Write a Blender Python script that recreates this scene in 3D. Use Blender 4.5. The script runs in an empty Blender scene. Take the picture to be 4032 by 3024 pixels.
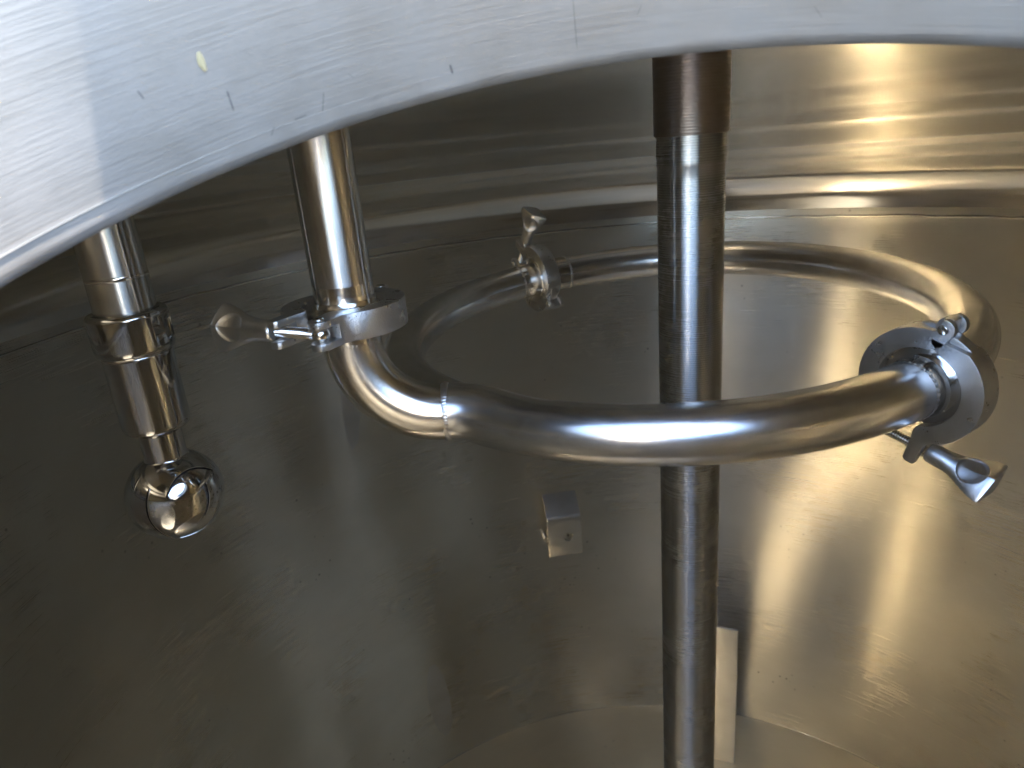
import bpy, bmesh, math, random
import numpy as np
from mathutils import Vector, Matrix

random.seed(7)
rng = np.random.default_rng(7)
sc = bpy.context.scene
col = sc.collection
R_ = math.radians

# ------------------------------------------------------------------ camera
ZC = 1.95                                  # height of the lens above the yard
cam_d = bpy.data.cameras.new("camera")
cam = bpy.data.objects.new("camera", cam_d)
col.objects.link(cam)
cam_d.sensor_fit = 'HORIZONTAL'
cam_d.sensor_width = 36.0
cam_d.lens = 24.38
cam_d.clip_start = 0.004
cam_d.clip_end = 4000
M3 = Matrix(((0.996118, 0.088029, 0.0), (-0.029666, 0.335697, -0.941503), (-0.08288, 0.937848, 0.337005)))
cam.matrix_world = Matrix.Translation((0, 0, ZC)) @ M3.to_4x4()
cam_d.dof.use_dof = True
cam_d.dof.focus_distance = 0.50
cam_d.dof.aperture_fstop = 14.0
sc.camera = cam

# ------------------------------------------------------------------ light
SUN_EL, SUN_AZ = 64.0, 82.0                # azimuth clockwise from +Y
world = bpy.data.worlds.new("World")
sc.world = world
world.use_nodes = True
wn = world.node_tree
bgn = wn.nodes["Background"]
sky = wn.nodes.new("ShaderNodeTexSky")
sky.sky_type = 'NISHITA'
sky.sun_disc = False
sky.sun_elevation = R_(SUN_EL)
sky.sun_rotation = R_(SUN_AZ)
sky.air_density = 1.0
sky.dust_density = 1.5
wn.links.new(sky.outputs[0], bgn.inputs[0])
bgn.inputs[1].default_value = 0.15
sd = bpy.data.lights.new("sun", 'SUN')
sd.energy = 2.7
sd.angle = R_(0.5)
sd.color = (1.0, 0.89, 0.73)
sun = bpy.data.objects.new("sun", sd)
col.objects.link(sun)
_s = Vector((math.sin(R_(SUN_AZ)) * math.cos(R_(SUN_EL)), math.cos(R_(SUN_AZ)) * math.cos(R_(SUN_EL)), math.sin(R_(SUN_EL))))
sun.rotation_euler = _s.to_track_quat('Z', 'Y').to_euler()
sc.view_settings.view_transform = 'Standard'
sc.view_settings.look = 'None'
sc.view_settings.exposure = 3.35
sc.view_settings.gamma = 1.0
sc.cycles.max_bounces = 14
sc.cycles.glossy_bounces = 14
sc.cycles.diffuse_bounces = 4
sc.cycles.sample_clamp_indirect = 20.0
sc.cycles.blur_glossy = 0.3
sc.cycles.use_denoising = True

# ------------------------------------------------------------------ helpers
def W(p):
    return (p[0], p[1], p[2] + ZC)

def tag(o, label=None, cat=None, group=None, kind=None):
    if label: o['label'] = label
    if cat: o['category'] = cat
    if group: o['group'] = group
    if kind: o['kind'] = kind
    return o

def empty(name, loc, label, cat, group=None, mat=None):
    o = bpy.data.objects.new(name, None)
    col.objects.link(o)
    if mat is not None:
        o.matrix_world = mat
    else:
        o.location = loc
    o.empty_display_size = 0.02
    return tag(o, label, cat, group)

def finish(me, sharp=40):
    for f in me.polygons: f.use_smooth = True
    if sharp: me.set_sharp_from_angle(angle=R_(sharp))
    me.update()

def link(name, me, parent=None, mat=None, slots=None, world_space=True):
    o = bpy.data.objects.new(name, me)
    col.objects.link(o)
    if mat: me.materials.append(mat)
    for s in slots or []: me.materials.append(s)
    if parent is not None:
        o.parent = parent
        if world_space:
            o.matrix_parent_inverse = _mw(parent).inverted()
    return o

def _mw(o):
    m = o.matrix_basis.copy()
    return (_mw(o.parent) @ o.matrix_parent_inverse @ m) if o.parent else m

def grid_mesh(P, closed_u=False, closed_v=False, su=1.0, sv=1.0, cap0=False, cap1=False, sharp=40, U=None, V=None):
    """P[v][u] array of points; UV in metres (U along columns, V along rows)."""
    P = np.asarray(P, float)
    nv, nu = P.shape[:2]
    verts = [tuple(x) for x in P.reshape(-1, 3)]
    if U is None:
        mid = P[nv // 2]
        du = np.linalg.norm(np.roll(mid, -1, 0) - mid, axis=1)
        U = np.concatenate([[0], np.cumsum(du)])
    if V is None:
        dv = np.linalg.norm(np.roll(P, -1, 0) - P, axis=2).max(1)
        V = np.concatenate([[0], np.cumsum(dv)])
    faces, uvs = [], []
    for j in range(nv if closed_v else nv - 1):
        for i in range(nu if closed_u else nu - 1):
            i2, j2 = (i + 1) % nu, (j + 1) % nv
            faces.append((j * nu + i, j * nu + i2, j2 * nu + i2, j2 * nu + i))
            uvs += [(U[i], V[j]), (U[i + 1], V[j]), (U[i + 1], V[j + 1]), (U[i], V[j + 1])]
    for flag, row in ((cap0, 0), (cap1, nv - 1)):
        if flag:
            r = [row * nu + i for i in range(nu)]
            if row == 0: r.reverse()
            c = P[row].mean(0)
            k = len(verts); verts.append(tuple(c))
            for i in range(nu):
                a, b = r[i], r[(i + 1) % nu]
                faces.append((a, b, k))
                for q in (a, b, k):
                    d = np.array(verts[q]) - c
                    uvs.append((d[0] + d[2] * .3, d[1] + d[2] * .3))
    me = bpy.data.meshes.new("m")
    me.from_pydata(verts, [], faces)
    uvl = me.uv_layers.new(name="UVMap")
    uvl.data.foreach_set("uv", np.array(uvs, 'f').ravel())
    finish(me, sharp)
    return me

def basis(d):
    d = np.asarray(d, float); d = d / np.linalg.norm(d)
    a = np.array([0, 0, 1.]) if abs(d[2]) < .9 else np.array([1., 0, 0])
    x = np.cross(a, d); x /= np.linalg.norm(x)
    y = np.cross(d, x)
    return x, y, d

def lathe(profile, c=(0, 0, 0), axis=(0, 0, 1), n=72, caps=True, start=math.pi / 2, sharp=35):
    """profile: [(r, h)] along axis from point c."""
    x, y, d = basis(axis)
    t = start + np.linspace(0, 2 * np.pi, n, endpoint=False)
    ring = np.cos(t)[:, None] * x + np.sin(t)[:, None] * y
    P = [np.array(c) + r * ring + h * d for r, h in profile]
    return grid_mesh(P, closed_u=True, cap0=caps, cap1=caps, sharp=sharp)

def rounded(profile, rad=0.0008, k=3):
    """round interior corners of an (r,h) profile"""
    pr = [np.array(p, float) for p in profile]
    out = [pr[0]]
    for i in range(1, len(pr) - 1):
        a, b, c = pr[i - 1], pr[i], pr[i + 1]
        la, lc = np.linalg.norm(a - b), np.linalg.norm(c - b)
        r = min(rad, la * .45, lc * .45)
        p0, p2 = b + (a - b) / la * r, b + (c - b) / lc * r
        for s in np.linspace(0, 1, k + 1):
            out.append((1 - s) ** 2 * p0 + 2 * s * (1 - s) * b + s * s * p2)
    out.append(pr[-1])
    return [tuple(o) for o in out]

def sweep(path, r, n=48, caps=True, up=(0, 0, 1), rfun=None, sharp=35):
    path = np.asarray(path, float)
    T = np.gradient(path, axis=0); T /= np.linalg.norm(T, axis=1)[:, None]
    x = np.cross(up, T[0]); 
    if np.linalg.norm(x) < 1e-4: x = np.array([0, -1., 0])
    x /= np.linalg.norm(x)
    t = np.linspace(0, 2 * np.pi, n, endpoint=False)
    P = []
    for i, (p, d) in enumerate(zip(path, T)):
        x = x - d * x.dot(d); x /= np.linalg.norm(x)
        y = np.cross(d, x)
        rr = r if rfun is None else rfun(i)
        P.append(p + rr * (np.cos(t)[:, None] * x + np.sin(t)[:, None] * y))
    return grid_mesh(P, closed_u=True, cap0=caps, cap1=caps, sharp=sharp)

def bake(me, mods=None, cutters=None, bevel=None, sharp=35):
    """apply booleans / bevel through the depsgraph, return a clean mesh"""
    o = bpy.data.objects.new("tmp", me); col.objects.link(o)
    tmp = []
    for cm, op in cutters or []:
        c = bpy.data.objects.new("cut", cm); col.objects.link(c); tmp.append(c)
        m = o.modifiers.new("b", 'BOOLEAN'); m.object = c; m.operation = op; m.solver = 'EXACT'
    if bevel:
        m = o.modifiers.new("v", 'BEVEL'); m.width = bevel; m.segments = 3
        m.limit_method = 'ANGLE'; m.angle_limit = R_(38); m.harden_normals = False
    dg = bpy.context.evaluated_depsgraph_get(); dg.update()
    r = bpy.data.meshes.new_from_object(o.evaluated_get(dg))
    bpy.data.objects.remove(o)
    for c in tmp: bpy.data.objects.remove(c)
    finish(r, sharp)
    return r

def prism(poly, z0, z1):
    n = len(poly)
    v = [(x, y, z0) for x, y in poly] + [(x, y, z1) for x, y in poly]
    f = [tuple(range(n - 1, -1, -1)), tuple(range(n, 2 * n))] + [(i, (i + 1) % n, n + (i + 1) % n, n + i) for i in range(n)]
    me = bpy.data.meshes.new("p"); me.from_pydata(v, [], f); me.update()
    bm = bmesh.new(); bm.from_mesh(me); bmesh.ops.recalc_face_normals(bm, faces=bm.faces); bm.to_mesh(me); bm.free()
    return me

def box(x0, x1, y0, y1, z0, z1):
    return prism([(x0, y0), (x1, y0), (x1, y1), (x0, y1)], z0, z1)

def xform(me, M):
    me = me.copy(); me.transform(M); return me

# ------------------------------------------------------------------ materials
def steel(name, base=(.60, .58, .55), rough=.25, aniso=0.0, rot=0.0, coord='UV', scratch=(40, 1500), bump=.1,
          mott=.06, mscale=14, ridges=None, speck=None, stroke=None, marks=None, band=None, dirt=0.0, scuff=0.0):
    m = bpy.data.materials.new(name); m.use_nodes = True
    nt = m.node_tree; N = nt.nodes; L = nt.links
    b = N["Principled BSDF"]
    b.inputs['Metallic'].default_value = 1.0
    b.inputs['Anisotropic'].default_value = aniso
    b.inputs['Anisotropic Rotation'].default_value = rot
    tc = N.new("ShaderNodeTexCoord")
    src = tc.outputs['UV' if coord == 'UV' else 'Object']
    def mp(sx, sy, sz=1.0, s=src):
        q = N.new("ShaderNodeMapping"); q.inputs['Scale'].default_value = (sx, sy, sz)
        L.new(s, q.inputs[0]); return q.outputs[0]
    def noise(vec, scale=1.0, det=3, rgh=.6):
        q = N.new("ShaderNodeTexNoise"); q.inputs['Scale'].default_value = scale
        q.inputs['Detail'].default_value = det; q.inputs['Roughness'].default_value = rgh
        L.new(vec, q.inputs['Vector']); return q.outputs['Fac']
    def math_(op, a, c=None, clamp=False):
        q = N.new("ShaderNodeMath"); q.operation = op; q.use_clamp = clamp
        for i, v in enumerate((a, c)):
            if v is None: continue
            if isinstance(v, (int, float)): q.inputs[i].default_value = v
            else: L.new(v, q.inputs[i])
        return q.outputs[0]
    def ramp(v, a, c, o0=0.0, o1=1.0):
        q = N.new("ShaderNodeMapRange"); q.interpolation_type = 'SMOOTHSTEP'
        q.inputs[1].default_value = a; q.inputs[2].default_value = c
        q.inputs[3].default_value = o0; q.inputs[4].default_value = o1
        L.new(v, q.inputs[0]); return q.outputs[0]
    if aniso and coord == 'UV':
        t = N.new("ShaderNodeTangent"); t.direction_type = 'UV_MAP'; t.uv_map = "UVMap"
        L.new(t.outputs[0], b.inputs['Tangent'])
    # roughness: broad mottling and fine brushing
    big = noise(mp(mscale, mscale, mscale), 1, 4)
    fine = noise(mp(scratch[0], scratch[1], scratch[1] if coord != 'UV' else 1), 1, 4, .7)
    r = math_('ADD', rough - mott, math_('MULTIPLY', big, mott * 2))
    r = math_('ADD', r, math_('MULTIPLY', math_('SUBTRACT', fine, .5), mott * 1.5))
    if band:
        sx = N.new("ShaderNodeSeparateXYZ"); L.new(src, sx.inputs[0])
        wob = math_('ADD', sx.outputs[1], math_('MULTIPLY', math_('SUBTRACT', noise(mp(9, 9), 1, 3), .5), .02))
        inb = math_('MULTIPLY', ramp(wob, band[0], band[0] + .006), ramp(wob, band[1], band[1] + .012, 1, 0))
        r = math_('ADD', r, math_('MULTIPLY', inb, band[2]))
    scr = None
    if scuff:
        for ang, sx_, sy_ in ((.45, 18, 420), (-.9, 22, 500), (1.35, 14, 380)):
            q = N.new("ShaderNodeMapping"); q.inputs['Rotation'].default_value = (0, 0, ang)
            L.new(src, q.inputs[0])
            k_ = math_('MULTIPLY', ramp(noise(mp(sx_, sy_, 1, q.outputs[0]), 1, 1), 0.75, .82), ramp(noise(mp(4, 4, 1), 1 + ang * .1, 2), .53, .66))
            scr = k_ if scr is None else math_('MAXIMUM', scr, k_)
        r = math_('ADD', r, math_('MULTIPLY', scr, scuff))
    L.new(math_('MAXIMUM', r, .03), b.inputs['Roughness'])
    # colour
    mix = N.new("ShaderNodeMix"); mix.data_type = 'RGBA'
    L.new(ramp(noise(mp(mscale * .6, mscale * .9, mscale * .7), 1, 5), .35, .7), mix.inputs[0])
    mix.inputs[6].default_value = (*base, 1)
    mix.inputs[7].default_value = (base[0] * .90, base[1] * .89, base[2] * .87, 1)
    cout = mix.outputs[2]
    if dirt:
        v = N.new("ShaderNodeTexVoronoi"); v.inputs['Scale'].default_value = 52; v.inputs['Randomness'].default_value = 1
        L.new(mp(1, 1, 1), v.inputs['Vector'])
        d = math_('MULTIPLY', ramp(v.outputs['Distance'], .04, .16, 1, 0), ramp(noise(mp(6, 6, 6), 1, 2), .56, .68))
        mx = N.new("ShaderNodeMix"); mx.data_type = 'RGBA'
        L.new(math_('MULTIPLY', d, dirt), mx.inputs[0]); L.new(cout, mx.inputs[6]); mx.inputs[7].default_value = (.06, .055, .05, 1)
        cout = mx.outputs[2]
    if marks:
        sx = N.new("ShaderNodeSeparateXYZ"); L.new(src, sx.inputs[0])
        tot = None
        for (x0, y0, x1, y1, w, s) in marks:
            dx, dy = x1 - x0, y1 - y0; ln = math.hypot(dx, dy); ux, uy = dx / ln, dy / ln
            px = math_('SUBTRACT', sx.outputs[0], x0); py = math_('SUBTRACT', sx.outputs[1], y0)
            al = math_('ADD', math_('MULTIPLY', px, ux), math_('MULTIPLY', py, uy))
            cr = math_('ABSOLUTE', math_('SUBTRACT', math_('MULTIPLY', px, uy), math_('MULTIPLY', py, ux)))
            k = math_('MULTIPLY', ramp(cr, 0, w, s, 0), math_('MULTIPLY', ramp(al, 0, ln * .15), ramp(al, ln * .8, ln, 1, 0)))
            tot = k if tot is None else math_('MAXIMUM', tot, k)
        mx = N.new("ShaderNodeMix"); mx.data_type = 'RGBA'
        L.new(tot, mx.inputs[0]); L.new(cout, mx.inputs[6]); mx.inputs[7].default_value = (.05, .05, .06, 1)
        cout = mx.outputs[2]
    L.new(cout, b.inputs['Base Color'])
    # bump
    h = math_('MULTIPLY', fine, 1.0)
    if stroke:
        h = math_('ADD', h, math_('MULTIPLY', noise(mp(stroke[0], stroke[1], 1), 1, 2), stroke[2]))
    if ridges:
        sx = N.new("ShaderNodeSeparateXYZ"); L.new(src, sx.inputs[0])
        w = math_('SINE', math_('MULTIPLY', sx.outputs[1], 2 * math.pi / ridges[0]))
        h = math_('ADD', h, math_('MULTIPLY', w, ridges[1]))
    if speck:
        h = math_('ADD', h, math_('MULTIPLY', noise(mp(speck[0], speck[0], speck[0]), 1, 4, .7), speck[1]))
    bp = N.new("ShaderNodeBump"); bp.inputs['Strength'].default_value = bump; bp.inputs['Distance'].default_value = .0004
    L.new(h, bp.inputs['Height']); L.new(bp.outputs[0], b.inputs['Normal'])
    return m

M = {}
M['shell'] = steel('brushed_steel_shell', (.71, .685, .62), .28, 1.0, .25, scratch=(6, 700), bump=.22, mott=.03, mscale=5,
                   stroke=(4, 230, 3.0), dirt=.7, scuff=.25)
M['dome_in'] = steel('polished_steel_dome', (.69, .675, .64), .11, .3, .25, scratch=(5, 500), bump=.05, mott=.03, mscale=4, stroke=(2, 60, 1.5))
M['neck'] = steel('brushed_steel_neck', (.32, .31, .295), .52, .5, .25, scratch=(30, 1200), bump=.16, mott=.12, mscale=40, stroke=(35, 650, 1.3),
    marks=[(1.0823, .0292, 1.0831, .0214, .0005, .7), (.99, .006, .984, .0068, .0002, .5), (.93, .022, .932, .0185, .0002, .5), (1.072, .0125, 1.0745, .0095, .00025, .6), (1.04, .0215, 1.0385, .0195, .0002, .5), (1.109, .0384, 1.1083, .0350, .0005, .6), (1.0025, .0150, 1.0023, .0112, .0007, .8), (.9538, .0285, .9546, .0096, .00025, .6), (1.0505, .0182, 1.0537, .0110, .0003, .6), (1.0646, .0122, 1.059, .0123, .0003, .7), (.870, .012, .873, .0160, .0003, .3)])
M['outer'] = steel('brushed_steel_outside', (.66, .65, .63), .38, .5, .25, scratch=(10, 700), bump=.2)
M['floor'] = steel('steel_floor', (.82, .73, .55), .42, .3, .25, scratch=(90, 12), bump=.35, mott=.05, mscale=8, dirt=.5)
M['pipe'] = steel('polished_steel_pipe', (.64, .64, .635), .22, .97, .25, scratch=(60, 1800), bump=.06, mott=.04, mscale=30)
M['ringp'] = steel('worn_steel_tube', (.70, .70, .70), .22, .3, 0, scratch=(700, 60), bump=.15, mott=.045, mscale=45)
M['elbow'] = steel('buffed_steel_elbow', (.70, .67, .62), .20, .5, .25, scratch=(60, 1500), bump=.16, mott=.05, mscale=40)
M['ferrule'] = steel('turned_steel_ferrule', (.72, .70, .67), .13, .3, .25, scratch=(20, 900), bump=.04, mott=.03)
M['cast'] = steel('cast_steel_clamp', (.64, .64, .64), .29, coord='Object', scratch=(200, 200), bump=.4, mott=.05, mscale=60, speck=(800, 2.0))
M['castp'] = steel('polished_cast_steel', (.74, .74, .735), .33, coord='Object', scratch=(90, 90), bump=.14, mott=.05, mscale=60, speck=(350, 1.0))
M['bolt'] = steel('bright_steel_bolt', (.74, .72, .68), .16, coord='Object', scratch=(60, 60), bump=.03, mott=.03)
M['mirror'] = steel('mirror_polished_steel', (.52, .525, .53), .07, coord='Object', scratch=(30, 30), bump=.02, mott=.012, mscale=20)
M['shaft'] = steel('turned_steel_shaft', (.54, .555, .58), .27, 1.0, .25, scratch=(8, 2200), bump=.16, mott=.03, mscale=20, ridges=(.0017, .5))
M['sleeve'] = steel('turned_steel_sleeve', (.40, .36, .34), .30, 1.0, .25, scratch=(8, 2200), bump=.35, mott=.04, mscale=20, ridges=(.0019, .8))
M['weld'] = steel('weld_bead_steel', (.66, .64, .61), .30, coord='Object', scratch=(80, 80), bump=.3, mott=.06, mscale=80, speck=(300, 1.0))
M['plate'] = steel('satin_steel_plate', (.74, .73, .71), .58, coord='Object', scratch=(30, 30), bump=.1, mott=.05, mscale=12)
M['tab'] = steel('bent_steel_tab', (.66, .64, .60), .34, coord='Object', scratch=(30, 30), bump=.12, mott=.05, mscale=25)

def plain(name, c, rough, metal=0):
    m = bpy.data.materials.new(name); m.use_nodes = True
    nt = m.node_tree; b = nt.nodes["Principled BSDF"]
    n = nt.nodes.new("ShaderNodeTexNoise"); n.inputs['Scale'].default_value = 6; n.inputs['Detail'].default_value = 8
    tc = nt.nodes.new("ShaderNodeTexCoord"); nt.links.new(tc.outputs['Object'], n.inputs[0])
    mx = nt.nodes.new("ShaderNodeMix"); mx.data_type = 'RGBA'; nt.links.new(n.outputs['Fac'], mx.inputs[0])
    mx.inputs[6].default_value = (*[v * .75 for v in c], 1); mx.inputs[7].default_value = (*[min(1, v * 1.2) for v in c], 1)
    nt.links.new(mx.outputs[2], b.inputs['Base Color'])
    b.inputs['Roughness'].default_value = rough; b.inputs['Metallic'].default_value = metal
    return m
M['ground'] = plain('concrete_yard', (.33, .31, .28), .9)
M['slot'] = plain('slot_shade', (.02, .02, .022), .5, 1)  # near-black colour painting the shade inside the spray ball's slots
M['gasket'] = plain('dark_gasket', (.02, .02, .02), .6)
M['flake'] = plain('yellow_flake', (.36, .32, .19), .7)

# ------------------------------------------------------------------ ground
me = bpy.data.meshes.new("g"); s = 400
me.from_pydata([(-s, -s, 0), (s, -s, 0), (s, s, 0), (-s, s, 0)], [], [(0, 1, 2, 3)])
g = link('ground', me, mat=M['ground']); g['kind'] = 'structure'; g['label'] = 'plain concrete yard under the tank'

# ------------------------------------------------------------------ tank
AX = np.array([.180, .600]); RT = .74
Z_SEAM, Z_FLOOR = -.179, -1.348
LC = 1.50; ZA = .085
RHO_K = .69; A_K = math.asin(RHO_K / LC)
RK = (RT - RHO_K) / (1 - math.sin(A_K))
Z_K = ZA - (LC - math.sqrt(LC ** 2 - RHO_K ** 2))
Z_E = Z_K - RK * math.cos(A_K)
def meridian():
    m, r, z = [0], [0], [ZA]
    for rho in np.linspace(0.01, RHO_K, 120): r.append(rho); z.append(ZA - (LC - math.sqrt(LC ** 2 - rho ** 2)))
    for t in np.linspace(0, 1, 40)[1:]:
        a = A_K + (math.pi / 2 - A_K) * t
        r.append(RHO_K + RK * (math.sin(a) - math.sin(A_K))); z.append(Z_K - RK * (math.cos(A_K) - math.cos(a)))
    r, z = np.array(r), np.array(z)
    m = np.concatenate([[0], np.cumsum(np.hypot(np.diff(r), np.diff(z)))])
    return m, r, z
MM, MR, MZ = meridian()
HC = np.array([.0067, .1069, -.0472]); HR = .1957; HN = np.array([-.1242, -.3534, .9272]); HN /= np.linalg.norm(HN)
hx = np.cross(HN, [0, 0, 1.]); hx /= np.linalg.norm(hx); hy = np.cross(HN, hx)
tank = empty('steel_tank', W((AX[0], AX[1], -1.95)), 'round brushed stainless steel tank seen from inside its open manway', 'tank')
def hole_ring(n, off=0.0, h=0.0):
    t = np.linspace(0, 2 * np.pi, n, endpoint=False)
    return HC + (HR + off) * (np.cos(t)[:, None] * hx + np.sin(t)[:, None] * hy) + h * HN
def dome_grid(th):
    n, ns = 288, 90
    B = hole_ring(n, .0)
    d = B[:, :2] - AX; rho = np.hypot(*d.T); ph = np.arctan2(d[:, 1], d[:, 0])
    mb = np.interp(rho, MR, MM)
    F = np.stack([mb * np.cos(ph), mb * np.sin(ph)], -1)
    # outer ends: spread evenly round the rim, matched to the hole direction
    Hf = F.mean(0); G = F - Hf; th0 = np.unwrap(np.arctan2(G[:, 1], G[:, 0]))
    Rm = MM[-1]; O = []
    for a in th0:
        dr = np.array([math.cos(a), math.sin(a)]); bq = Hf @ dr; cq = Hf @ Hf - Rm * Rm
        O.append(Hf + dr * (-bq + math.sqrt(bq * bq - cq)))
    O = np.array(O)
    zB = B[:, 2]; zprof = np.interp(mb, MM, MZ)
    P = []
    for s in np.linspace(0, 1, ns) ** 1.25:
        Q = F + (O - F) * s; m = np.hypot(*Q.T); a = np.arctan2(Q[:, 1], Q[:, 0])
        r = np.interp(m, MM, MR); z = np.interp(m, MM, MZ) + (zB - zprof) * max(0, 1 - s / .22) ** 2
        k = np.clip((r - .40) / .18, 0, 1) * np.clip((RT - r) / .02, 0, 1) * np.clip(s / .1, 0, 1)
        z = z + k * (.00085 * np.sin(m * 2 * math.pi / .083 + .25 * np.sin(2 * a)) + .0005 * np.sin(m * 2 * math.pi / .047 + .4 * np.sin(a * 3 + 1)) + .0008 * np.sin(a * 5 + m * 9))
        P.append(np.stack([AX[0] + r * np.cos(a), AX[1] + r * np.sin(a), z], -1))
    return np.array(P)
P = dome_grid(0)
# polar UV from tank axis so that the brushing runs round the tank
def set_polar_uv(me, hscale=.45):
    uvl = me.uv_layers.active; co = np.zeros(len(me.vertices) * 3); me.vertices.foreach_get('co', co); co = co.reshape(-1, 3)
    d = co[:, :2] - AX; a = np.arctan2(d[:, 1], d[:, 0]); m = np.interp(np.hypot(*d.T), MR, MM)
    for p in me.polygons:
        aa = [a[me.loops[l].vertex_index] for l in p.loop_indices]
        for l, q in zip(p.loop_indices, aa):
            if q - aa[0] > math.pi: q -= 2 * math.pi
            if q - aa[0] < -math.pi: q += 2 * math.pi
            uvl.data[l].uv = (q * hscale, m[me.loops[l].vertex_index])
me = grid_mesh(P, closed_u=True, sharp=None); set_polar_uv(me)
me.transform(Matrix.Translation((0, 0, ZC)))
link('dome_inner_skin', me, tank, M['dome_in'])
# outer skin offset by the plate thickness
TH = .004
nrm = np.zeros_like(P)
du = np.roll(P, -1, 1) - np.roll(P, 1, 1); dv = np.gradient(P, axis=0)
nrm = np.cross(du, dv); nrm /= np.linalg.norm(nrm, axis=2)[..., None]
if nrm[40, :, 2].mean() < 0: nrm = -nrm
me = grid_mesh(P + nrm * TH, closed_u=True, sharp=None); set_polar_uv(me); me.transform(Matrix.Translation((0, 0, ZC)))
link('dome_outer_skin', me, tank, M['outer'])
# manway neck: inner face, lips and outer face
NH = .08
prof = [(HR + .004, -.004), (HR + .0010, -.0042), (HR, -.0030), (HR, 0.0)] + [(HR, h) for h in np.linspace(.004, NH - .003, 24)] + \
       [(HR + .001, NH - .0008), (HR + .0035, NH), (HR + .014, NH + .0005), (HR + .017, NH - .003), (HR + .014, NH - .0065), (HR + .0045, NH - .007), (HR + .004, 0.006), (HR + .004, -.004)]
t = np.linspace(0, 2 * np.pi, 256, endpoint=False)
Pn = [HC + r * (np.cos(t)[:, None] * hx + np.sin(t)[:, None] * hy) + h * HN for r, h in prof]
me = grid_mesh(Pn, closed_u=True, sharp=50); me.transform(Matrix.Translation((0, 0, ZC)))
neck = link('manway_neck', me, tank, M['neck'])
neck['label'] = 'bright brushed steel collar of the open manway'
# shell
def ringgrid(rz, n=320, U=RT):
    t = np.linspace(0, 2 * np.pi, n, endpoint=False) - math.pi / 2
    return np.array([[(AX[0] + r * math.cos(a), AX[1] + r * math.sin(a), z + ZC) for a in t] for r, z in rz])
zz = np.concatenate([[Z_E], np.linspace(Z_SEAM, Z_FLOOR, 120)])
Gs = ringgrid([(RT, z) for z in zz])
def wavy(G, amp):
    # real plate is never true: shallow dents and waves
    d = G[..., :2] - AX; a = np.arctan2(d[..., 1], d[..., 0]); z = G[..., 2]; w = 0
    for k in range(26):
        n_ = rng.integers(4, 20); fz = rng.uniform(.5, 7) * rng.choice([-1, 1]); w = w + np.sin(n_ * a + fz * z + rng.uniform(0, 6.3)) / (4 + n_ * .5 + abs(fz) * .7)
    G[..., :2] += d / np.linalg.norm(d, axis=-1)[..., None] * (amp * w)[..., None]
    return G
Gs[2:-1] = wavy(Gs[2:-1], .0055)
me = grid_mesh(Gs, closed_u=True, sharp=None)
link('shell_wall', me, tank, M['shell'])
me = grid_mesh(ringgrid([(RT + TH, z) for z in np.linspace(Z_E, Z_FLOOR, 4)]), closed_u=True, sharp=None)
link('shell_outer_skin', me, tank, M['outer'])
# floor dish
rz = [(RT, Z_FLOOR)]
Lf = RT / math.sin(R_(17))
for r in np.linspace(RT, 0.002, 60)[1:]: rz.append((r, Z_FLOOR - (math.sqrt(Lf ** 2 - r * r) - math.sqrt(Lf ** 2 - RT * RT))))
me = grid_mesh(ringgrid(rz), closed_u=True, sharp=None); link('floor_dish', me, tank, M['floor'])
me = grid_mesh(ringgrid([(r + TH * (1 if r > .1 else 0), z - TH) for r, z in rz]), closed_u=True, sharp=None); link('floor_outer_skin', me, tank, M['outer'])
# weld seams (slightly irregular raised beads)
for zs, w in ((Z_SEAM, .0022), (Z_FLOOR, .0025), (-.70, .0)):
    if not w: continue
    n = 900; ts = np.linspace(0, 2 * np.pi, n, endpoint=False) - math.pi / 2
    wob = np.interp(np.arange(n), np.arange(0, n, 6), rng.normal(0, .0006, n // 6))
    PP = []
    for k in range(7):
        b = k / 6 * math.pi
        PP.append([(AX[0] + (RT + .0004 - .0009 * math.sin(b)) * math.cos(a), AX[1] + (RT + .0004 - .0009 * math.sin(b)) * math.sin(a), zs + wo + w * math.cos(b) + ZC) for a, wo in zip(ts, wob)])
    link('weld_seam', grid_mesh(PP, closed_u=True, sharp=None), tank, M['dome_in'])
# legs
for a in (45, 135, 225, 315):
    x, y = AX[0] + .55 * math.cos(R_(a)), AX[1] + .55 * math.sin(R_(a))
    link('leg', lathe([(.03, 0), (.03, .50)], (x, y, 0), n=24), tank, M['outer'])

# wall bracket
def wallframe(x, y, z):
    d = np.array([AX[0] - x, AX[1] - y]); d /= np.linalg.norm(d)
    t = np.array([-d[1], d[0]])
    if t[0] < 0: t = -t
    Mx = Matrix(((t[0], -d[0], 0, x), (t[1], -d[1], 0, y), (0, 0, 1, z + ZC), (0, 0, 0, 1)))
    return Mx    # local x = along wall (right), y = into the wall, z up
def strip(path, w, th):
    """bent sheet: path of (y,z) points, width along x"""
    path = [np.array(q, float) for q in path]
    pts = rounded([(a, b) for a, b in path], .006, 5)
    pts = np.array(pts); T = np.gradient(pts, axis=0); T /= np.linalg.norm(T, axis=1)[:, None]
    Nn = np.stack([-T[:, 1], T[:, 0]], -1)
    out = np.concatenate([pts + Nn * th / 2, (pts - Nn * th / 2)[::-1]])
    me = prism([(a, b) for a, b in out], -w / 2, w / 2)
    # prism is in (y,z) with depth x -> remap
    Mm = Matrix(((0, 0, 1, 0), (1, 0, 0, 0), (0, 1, 0, 0), (0, 0, 0, 1)))
    me.transform(Mm); me.flip_normals()
    return me
br = wallframe(.079, 1.333, -.800)
m1 = strip([(.0, .068), (-.040, .025), (-.040, -.066)], .074, .004)
cut = lathe([(.0098, -.03), (.0098, .03)], (.008, -.040, -.022), (0, 1, 0), n=32)
m1 = bake(m1, cutters=[(cut, 'DIFFERENCE')], bevel=.0009, sharp=14)
m1.transform(br)
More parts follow.
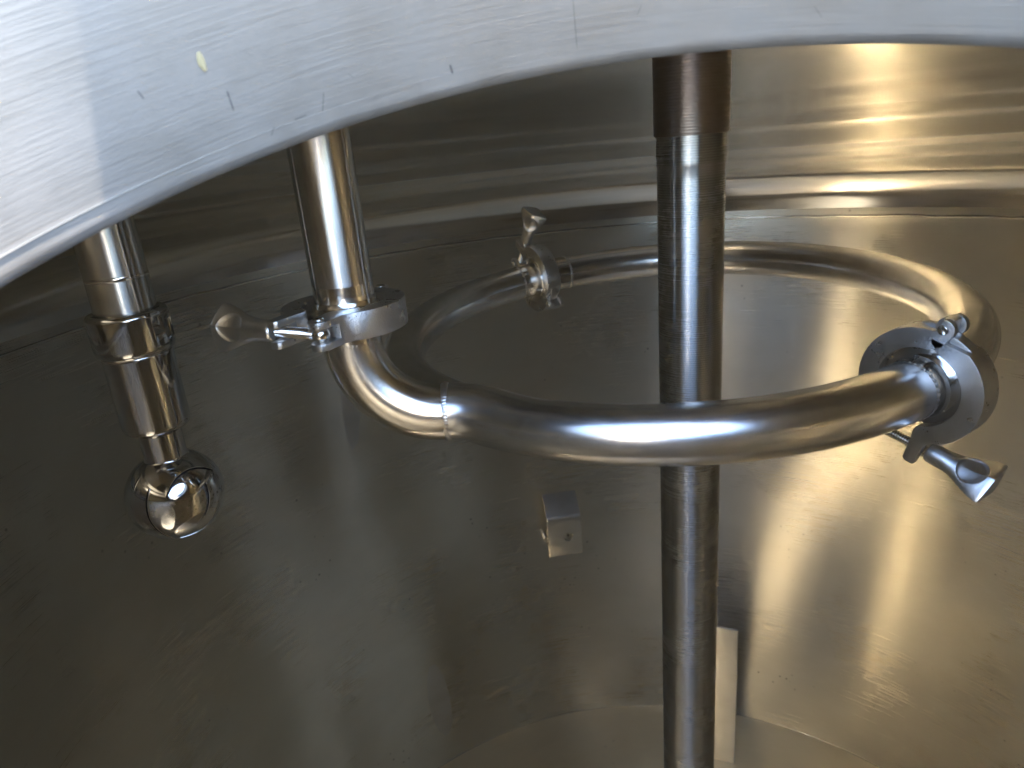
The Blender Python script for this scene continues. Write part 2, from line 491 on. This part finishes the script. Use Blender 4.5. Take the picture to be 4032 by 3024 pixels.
bk = link('wall_bracket', m1, tank, M['tab']); bk['label'] = 'small bent steel bracket with a round hole'
m2 = lathe(rounded([(.0035, 0), (.0035, .016), (.006, .0162), (.006, .021)], .0008), (-.038, -.0, -.034), (0, -1, 0), n=20); m2.transform(br)
link('bracket_stud', m2, tank, M['bolt'])
m2 = lathe(rounded([(.003, -.0), (.003, .018), (.0015, .020)], .0008), (.012, -.0, -.034), (0, -1, 0), n=20); m2.transform(br)
link('bracket_stud', m2, tank, M['bolt'])
# baffle plate
bf = wallframe(.4267, 1.1797, -1.0127)
m3 = prism([(-.118, .004), (-.001, .0), (0.0, -.002), (0.001, -.372), (-.112, -.372)], -.003, .003)
m3.transform(Matrix(((1, 0, 0, 0), (0, 0, 1, 0), (0, 1, 0, 0), (0, 0, 0, 1)))); m3.flip_normals()
m3 = bake(m3, bevel=.0008); m3.transform(bf)
pb = link('baffle_plate', m3, tank, M['plate']); pb['label'] = 'pale upright steel plate low on the wall'
for zq in (-.07, -.30):
    m4 = box(-.07, -.05, .003, .112, zq - .012, zq + .012); m4.transform(bf); link('plate_bracket', bake(m4, bevel=.001), tank, M['plate'])
# yellow flake stuck on the neck
def on_neck(u, h, off=0.0):
    t = u / HR
    return HC + (HR - off) * (math.cos(t) * hx + math.sin(t) * hy) + h * HN
fl = []
for k in range(7):
    b = k / 6; w = .0011 * math.sin(math.pi * (.08 + .84 * b)) + .0002
    row = []
    for j in range(5):
        a_ = j / 4 * 2 - 1
        row.append(on_neck(1.0857 + a_ * w + .0006 * math.sin(2.2 * b), .0352 - .0060 * b, .0002 + .0006 * (1 - a_ * a_)))
    fl.append(row)
me = grid_mesh(np.array(fl) + np.array([0, 0, ZC]), sharp=None)
tag(link('yellow_flake', me, None, M['flake']), 'tiny yellow flake stuck on the bright collar at upper left', 'flake')

# ------------------------------------------------------------------ agitator shaft
SH = (.1388, .5065)
def dome_z(x, y):
    r = math.hypot(x - AX[0], y - AX[1]); return ZA - (LC - math.sqrt(LC ** 2 - r * r))
sh = empty('agitator_shaft', W((SH[0], SH[1], -1.44)), 'thick turned steel shaft standing upright through the tank', 'shaft')
link('shaft_sleeve', lathe([(.0258, dome_z(*SH) + .02), (.0257, -.0085), (.0252, -.0098), (.0243, -.0102)], W((*SH, 0)), n=96), sh, M['sleeve'])
pr = [(.0238, -.004), (.0240, -.0125)]
z = -.0125
for k in range(9):
    z -= .0017; pr.append((.0240 + (.00022 if k % 2 else 0) * (1 if 2 < k else .3), z))
pr += [(.0240, -.0300), (.02365, -.0304)]
pr += [(.02365, q) for q in np.linspace(-.04, -1.40, 30)] + [(.02365, -1.44)]
link('shaft_body', lathe(pr, W((*SH, 0)), n=96, sharp=60), sh, M['shaft'])

# ------------------------------------------------------------------ spray lance with ball
P1 = (-.2601, .4739)
la = empty('spray_lance', W((*P1, -.2326)), 'upright pipe at the left ending in a mirror polished spray ball', 'spray pipe')
link('lance_pipe', lathe(rounded([(.0199, dome_z(*P1) + .02), (.0199, -.100)]), W((*P1, 0)), n=96), la, M['pipe'])
link('pipe_weld', lathe([(.0199, -.066), (.02005, -.0665), (.0201, -.0675), (.02005, -.0685), (.0199, -.069)], W((*P1, 0)), n=96, caps=False), la, M['ferrule'])
cp = [(.0206, -.098), (.0206, -.0925), (.0226, -.0905), (.0250, -.0912), (.0262, -.0935), (.0262, -.1165), (.0250, -.1195), (.0232, -.1198), (.0226, -.1215)]
me = lathe(rounded(cp, .0012, 4) + [(.012, -.1216)], W((*P1, 0)), n=128)
# shallow locking recess on the right-hand side of the coupling
ca = math.atan2(-P1[1], -P1[0]) + .95
def radial_box(a, r0, r1, hw, z0, z1):
    m = box(r0, r1, -hw, hw, z0, z1)
    m.transform(Matrix.Translation(W((*P1, 0))) @ Matrix.Rotation(a, 4, 'Z')); return m
me = bake(me, cutters=[(radial_box(ca, .0238, .04, .0105, -.108, -.0925), 'DIFFERENCE'), (radial_box(ca + .18, .0238, .04, .0065, -.1125, -.1000), 'DIFFERENCE')], bevel=.0005, sharp=30)
link('coupling_collar', me, la, M['mirror'])
bp_ = rounded([(.0155, -.1195), (.0228, -.1205), (.0231, -.123), (.0231, -.174), (.0218, -.1778), (.0165, -.180), (.0148, -.1815)], .0016, 4)
link('connector_body', lathe(bp_, W((*P1, 0)), n=128), la, M['mirror'])
link('ball_neck', lathe(rounded([(.0147, -.178), (.0147, -.2015), (.0158, -.2030), (.0160, -.2055), (.013, -.208)], .0008), W((*P1, 0)), n=96), la, M['mirror'])
BC = np.array([P1[0] - .0006, P1[1], -.2332 + ZC]); BR = .0345
a = np.linspace(0.25, math.pi - .01, 80)
me = lathe([(BR * math.sin(q), BR * math.cos(q)) for q in a], BC, (0, 0, 1), n=144, sharp=None)
ball = link('spray_ball', me, la, M['mirror'])
slots = [[(0.278, -0.89, 0.361), (0.42, -0.619, 0.663), (0.659, -0.272, 0.701), (0.895, 0.049, 0.444)],
         [(-0.061, -0.823, 0.565), (-0.139, -0.962, 0.237), (-0.141, -0.975, -0.174), (0.058, -0.752, -0.657)],
         [(0.87, -0.35, 0.36), (0.90, -0.43, 0.02), (0.796, -0.556, -0.333)],
         [(-0.308, -0.588, 0.748), (-0.441, -0.742, 0.506)], [(.18, -.62, -.77), (.42, -.50, -.76), (.62, -.30, -.73)]]
def bez(pts, n=26):
    pts = np.array(pts, float); k = len(pts)
    t = np.linspace(0, k - 1, n); out = []
    cs = [np.interp(t, range(k), pts[:, i]) for i in range(3)]
    c = np.stack(cs, -1)
    if k > 2:
        for _ in range(14): c[1:-1] = (c[:-2] + c[2:] + c[1:-1]) / 3
        # re-anchor towards control points
    return c
def arc_strip(pts, w0):
    c = bez(pts); c /= np.linalg.norm(c, axis=1)[:, None]
    T = np.gradient(c, axis=0); S_ = np.cross(c, T); S_ /= np.linalg.norm(S_, axis=1)[:, None]
    tt = np.linspace(0, 1, len(c)); w = w0 * np.clip(np.minimum(tt, 1 - tt) * 12 + .35, 0, 1)
    rows = []
    for s, h in ((-1, .9990), (-.75, 1.0016), (.75, 1.0016), (1, .9990)):
        rows.append(BC + (c * BR * h + S_ * (w * s)[:, None]))
    return rows
for sl in slots + [[(-x, -y, z) for x, y, z in s_] for s_ in slots[:3]]:
    me = grid_mesh(np.array(arc_strip(sl, .00075)), sharp=None); link('slot_shade_strip', me, ball, M['slot'])  # raised dark strip in place of the shade in a recessed slot
    # polished lip of the slot
    c = bez(sl); c /= np.linalg.norm(c, axis=1)[:, None]
    T = np.gradient(c, axis=0); S_ = np.cross(c, T); S_ /= np.linalg.norm(S_, axis=1)[:, None]
    me = sweep(BC + c * BR * 1.0 + S_ * .00095, .0003, n=8, up=(.3, .2, 1)); link('slot_lip', me, ball, M['bolt'])

# ------------------------------------------------------------------ ring pipe
RC = np.array([.1392, .6048, -.1662]); RR = .23337; TX, TY = .03605, .03436; RP = .019
def ring_pt(deg):
    a = R_(deg); e = np.array([math.cos(a), math.sin(a), 0]); e[2] = TX * e[0] + TY * e[1]; e /= np.linalg.norm(e)
    return RC + RR * e, e
def ring_tan(deg):
    a, b = ring_pt(deg - .5)[0], ring_pt(deg + .5)[0]; d = b - a; return d / np.linalg.norm(d)
RN = np.array([-TX, -TY, 1.]); RN /= np.linalg.norm(RN)
up = np.array([0, 0, ZC])
P2 = (-.1009, .4360)
ring = empty('ring_pipe', W((RC[0], RC[1], RC[2])), 'horizontal ring of steel tube fed by an elbow, around the shaft', 'pipe ring')
A0, B0 = 114.5, 301.0            # clamp positions
HA = (8.8, 7.0); HB = (4.3, 6.4)
f_path = [ring_pt(a)[0] + up for a in np.linspace(A0 + HA[1], B0 - HB[0], 120)]
link('front_tube', sweep(f_path, RP, n=72), ring, M['ringp'])
b_path = [ring_pt(a)[0] + up for a in np.linspace(B0 + HB[1] - 360, A0 - HA[0], 110)]
link('back_tube', sweep(b_path, RP, n=72), ring, M['ringp'])
# elbow
er = .055; ez = -.1165
el = [np.array([P2[0], P2[1], ez + .004])]
for t_ in np.linspace(0, 1, 40):
    a = t_ * math.pi / 2
    el.append(np.array([P2[0] + er * (1 - math.cos(a)), P2[1], ez - er * math.sin(a)]))
link('elbow', sweep(np.array(el) + up, RP, n=72, up=(0, 1, 0)), ring, M['elbow'])

# blend piece that carries the elbow's tube into the ring
p0, p3 = el[-1], ring_pt(-121)[0]; t3 = ring_tan(-121)
p1_, p2_ = p0 + np.array([.026, 0, 0]), p3 - t3 * .030
bz = [(1 - t) ** 3 * p0 + 3 * t * (1 - t) ** 2 * p1_ + 3 * t * t * (1 - t) * p2_ + t ** 3 * p3 + up for t in np.linspace(0, 1, 40)]
link('branch_stub', sweep(bz, RP, n=72, rfun=lambda i: RP * (1.004 - .010 * (i / 39) ** 3)), ring, M['ringp'])

def bead(center, axis, r, w=.0024, h=.0007, n=320, ripple=44, name='weld_bead', parent=None, mat=None, amp=.35):
    x, y, d = basis(axis); c = np.array(center)
    t = np.linspace(0, 2 * np.pi, n, endpoint=False)
    jit = np.interp(t, np.linspace(0, 2 * np.pi, 40), np.append(rng.normal(0, w * .12, 39), 0))
    rows = []
    for k in range(9):
        b = k / 8 * math.pi
        rip = 1 + amp * np.cos(t * ripple + 2.2 * math.sin(b) + jit * 2500) + jit * 260
        off = -w * math.cos(b) + jit
        rad = r - .0002 + h * math.sin(b) * rip
        rows.append(c + off[:, None] * d + rad[:, None] * (np.cos(t)[:, None] * x + np.sin(t)[:, None] * y))
    return link(name, grid_mesh(rows, closed_u=True, sharp=None), parent, mat or M['weld'])
bead(np.array([-.0455, P2[1] + .0005, ez - er]) + up, (1, .03, -.02), RP, .0026, .0009, ripple=58, parent=ring, amp=.13)
bead(np.array([P2[0], P2[1], ez]) + up, (0, 0, 1), RP, .0016, .00018, parent=ring, mat=M['elbow'], amp=.6)

def ferrule(c, axis, length, name, parent, weld=True):
    """tube stub from the joint plane c outwards along axis, flanged at the joint"""
    p = [(.0150, .0003), (.0252, .0003), (.0256, .0012), (.0254, .0034), (.0228, .0050), (.0202, .0072), (.0193, .0098), (.0191, .0135), (.0190, length)]
    o = link(name, lathe(rounded(p, .0006), c, axis, n=96), parent, M['ferrule'])
    if weld: bead(np.array(c) + np.array(axis) * length, axis, RP, .0017, .0004, ripple=38, parent=parent, amp=.5)
    return o
for deg, half in ((A0, HA), (B0, HB)):
    c, e = ring_pt(deg); T = ring_tan(deg); 
    # the chord of the joint: stubs are straight, slightly inside the ring curve
    c2 = c + up
    for s in (-1, 1):
        end = ring_pt(deg + s * half[0 if s < 0 else 1])[0] + up
        ax_ = end - c2; ln = np.linalg.norm(ax_); ax_ /= ln
        ferrule(c2, ax_, ln, 'ferrule', ring)
# inlet pipe
inl = empty('inlet_pipe', W((P2[0], P2[1], -.098)), 'upright polished pipe hanging above the elbow, left of the shaft', 'pipe')
link('pipe_run', lathe([(RP, dome_z(*P2) + .02), (RP, -.080)], W((*P2, 0)), n=96), inl, M['pipe'])
Jz = -.0985
ferrule(W((P2[0], P2[1], Jz)), np.array([0, 0, 1.]), .020, 'pipe_ferrule', inl, weld=False)
ferrule(W((P2[0], P2[1], Jz)), np.array([0, 0, -1.]), .016, 'elbow_ferrule', ring, weld=False)

# ------------------------------------------------------------------ clamps
RI, RO, HW = .0260, .0388, .0085
def arcp(r, a0, a1, n=24, c=(0, 0)):
    return [(c[0] + r * math.cos(R_(a)), c[1] + r * math.sin(R_(a))) for a in np.linspace(a0, a1, n)]
def half_poly(sign, ear):
    """one jaw: sign=-1 lower half (carries the eye bolt), +1 upper half (carries the nut)"""
    hb = (-.0415, 0.0)
    poly = []
    poly += arcp(RO, 186 if sign < 0 else 174, 318 if sign < 0 else 42, 40)
    poly += ear
    poly += arcp(RI, 338 if sign < 0 else 22, 188 if sign < 0 else 172, 34)
    poly += [(-.0310, .0035 * -sign)]
    poly += arcp(.0066, 60 * -sign, 180 + (20 if sign > 0 else -20) * 1 if False else (205 if sign < 0 else 155), 12, hb) if False else []
    poly += [(hb[0] + .0066 * math.cos(R_(a)), hb[1] + .0066 * math.sin(R_(a)) * -sign) for a in np.linspace(50, 200, 12)]
    return poly
earN = [(.0330, -.0232), (.0400, -.0232), (.0475, -.0225), (.0510, -.0200), (.0520, -.0165), (.0505, -.0125), (.0470, -.0100), (.0350, -.0095), (.0290, -.0085)]
earF = [(.0300, .0215), (.0350, .0185), (.0420, .0180), (.0500, .0178), (.0515, .0165), (.0515, .0115), (.0500, .0098), (.0350, .0095), (.0285, .0085)]
def clamp_meshes():
    out = {}
    a = prism(half_poly(-1, earN), -HW, HW)
    slot = bake(box(.0362, .07, -.04, .02, -.0043, .0043), bevel=None)
    hs = box(-.06, -.0340, -.02, .02, -.0045, .0045)
    out['lower'] = bake(a, cutters=[(slot, 'DIFFERENCE'), (hs, 'DIFFERENCE')], bevel=.0012)
    b = prism(half_poly(1, earF), -HW, HW)
    slot = box(.0350, .07, -.02, .04, -.0043, .0043)
    t1 = box(-.06, -.0340, -.02, .02, .0042, .02); t2 = box(-.06, -.0340, -.02, .02, -.02, -.0042)
    out['upper'] = bake(b, cutters=[(slot, 'DIFFERENCE'), (t1, 'DIFFERENCE'), (t2, 'DIFFERENCE')], bevel=.0012)
    out['hinge'] = lathe(rounded([(.0005, -.0098), (.0030, -.0094), (.0034, -.0086), (.0026, -.0084), (.0026, .0084), (.0034, .0086), (.0030, .0094), (.0005, .0098)], .0004), (-.0415, 0, 0), n=24)
    out['rivet'] = lathe(rounded([(.0005, -.0100), (.0028, -.0096), (.0033, -.0086), (.0022, -.0084), (.0022, .0084), (.0033, .0086), (.0028, .0096), (.0005, .0100)], .0004), (.0450, -.0160, 0), n=24)
    # eye bolt: ball eye and threaded rod leaning slightly inwards
    d = np.array([-.075, 1.0, 0]); d /= np.linalg.norm(d); e0 = np.array([.0450, -.0160, 0])
    q = [(0.0003, -.0052)] + [(.0052 * math.cos(R_(a)), .0052 * math.sin(R_(a))) for a in np.linspace(-80, 60, 14)] + [(.0026, .0048)]
    out['eye'] = lathe(q, e0, d, n=32)
    n, turns, h0, h1 = 24, 22, .0045, .034
    pr = []
    rows = []; x, y, dd = basis(d)
    steps = 320
    for k in range(steps + 1):
        h = h0 + (h1 - h0) * k / steps
        row = []
        for i in range(n):
            a_ = 2 * math.pi * i / n
            ph = (h / .0017 - i / n) % 1
            r = .00245 + .0008 * (1 - abs(2 * ph - 1)) * 1.3
            row.append(e0 + h * dd + r * (math.cos(a_) * x + math.sin(a_) * y))
        rows.append(row)
    out['rod'] = grid_mesh(np.array(rows), closed_u=True, cap1=True, sharp=None)
    # wing nut
    s0, s1 = .0365, .0830
    st = np.array([0, .02, .10, .28, .42, .55, .70, .85, .97, 1.0])
    ww = np.array([.0052, .0062, .0066, .0068, .0078, .0096, .0125, .0148, .0158, .0154])
    tt = np.array([.0052, .0062, .0066, .0064, .0060, .0060, .0066, .0072, .0074, .0070])
    ex = np.array([2.0, 2.0, 2.0, 2.0, 1.9, 1.6, 1.35, 1.2, 1.15, 1.15])
    nn = 96; SS = np.linspace(0, 1, 120); rows = []
    sm = lambda arr: np.interp(SS, st, arr)
    def smooth(v):
        for _ in range(4): v[1:-1] = (v[:-2] + 2 * v[1:-1] + v[2:]) / 4
        return v
    wv, tv, ev = smooth(sm(ww)), smooth(sm(tt)), smooth(sm(ex))
    for s, w_, t_, e_ in zip(SS, wv, tv, ev):
        row = []
        for i in range(nn):
            a_ = 2 * math.pi * i / nn; ca_, sa_ = math.cos(a_), math.sin(a_)
            u = w_ * math.copysign(abs(ca_) ** (2 / e_), ca_); v = t_ * math.copysign(abs(sa_) ** (2 / e_), sa_)
            # concave oval dimple on both flats
            dd_ = ((s - .70) / .21) ** 2 + (u / .0088) ** 2
            if dd_ < 1: v -= math.copysign(min(abs(v) * .6, .0026 * (1 - dd_) ** .6), v)
            row.append(e0 + d * (s0 + (s1 - s0) * s + (.0022 * (1 - (u / .0180) ** 2) * s ** 6)) + x * 0 + np.array([0, 0, 1.]) * u + np.cross(d, [0, 0, 1.]) * v)
        rows.append(row)
    out['wing'] = grid_mesh(np.array(rows), closed_u=True, cap0=True, cap1=True, sharp=32)
    return out
CM = clamp_meshes()
def build_clamp(mat4, label, group, wing_roll=0.0, wing_len=1.0):
    o = empty('pipe_clamp', None, label, 'clamp', group, mat=mat4)
    def part(name, key, m, p=o):
        q = link(name, CM[key] if CM[key].users == 0 or CM[key].materials else CM[key], p, world_space=False)
        if not CM[key].materials: CM[key].materials.append(m)
        return q
    part('bolt_jaw', 'lower', M['cast']); part('nut_jaw', 'upper', M['cast'])
    part('hinge_pin', 'hinge', M['bolt']); part('rivet', 'rivet', M['bolt'])
    eb = part('eye_bolt', 'eye', M['bolt']); part('threaded_rod', 'rod', M['bolt'], eb)
    wg = part('wing_nut', 'wing', M['castp'])
    if wing_roll:
        d = Vector((-.075, 1.0, 0)).normalized(); e0 = Vector((.0450, -.0160, 0))
        p0_ = e0 + d * .0365
        wg.matrix_basis = Matrix.Translation(p0_) @ Matrix.Rotation(R_(wing_roll), 4, d) @ Matrix.Scale(wing_len, 4, d) @ Matrix.Translation(-p0_)
    # dark gasket between the ferrules
    return o
def frame(c, X, Yh):
    X = Vector(X).normalized(); Z = X.cross(Vector(Yh)).normalized(); Y = Z.cross(X)
    Mx = Matrix.Identity(4)
    for i, v in enumerate((X, Y, Z)):
        for k in range(3): Mx[k][i] = v[k]
    return Matrix.Translation(Vector(c)) @ Mx
GRP = 'wing nut pipe clamps'
a = R_(-115.5)
build_clamp(frame(W((P2[0] - .001, P2[1] - .001, Jz)), (math.cos(a), math.sin(a), 0), (math.cos(R_(154.5)), math.sin(R_(154.5)), 0)),
            'steel clamp on the upright pipe above the elbow, wing nut to the left', GRP, 22)
c, e = ring_pt(A0); T = ring_tan(A0); out = np.array([e[0], e[1], 0]); out /= np.linalg.norm(out); zz_ = np.array([0, 0, 1.])
X, Y = (-.360, .725, .587), (.209, -.551, .808)
build_clamp(frame(c + up, X, Y), 'steel clamp at the far side of the ring with its wing nut pointing up', GRP, -50)
c, e = ring_pt(B0); out = np.array([e[0], e[1], 0]); out /= np.linalg.norm(out)
X, Y = (-.108, .275, -.955), (.50, -.815, -.29)
build_clamp(frame(c + up, X, Y), 'large steel clamp on the right of the ring, wing nut pointing down', GRP, 32, .84)
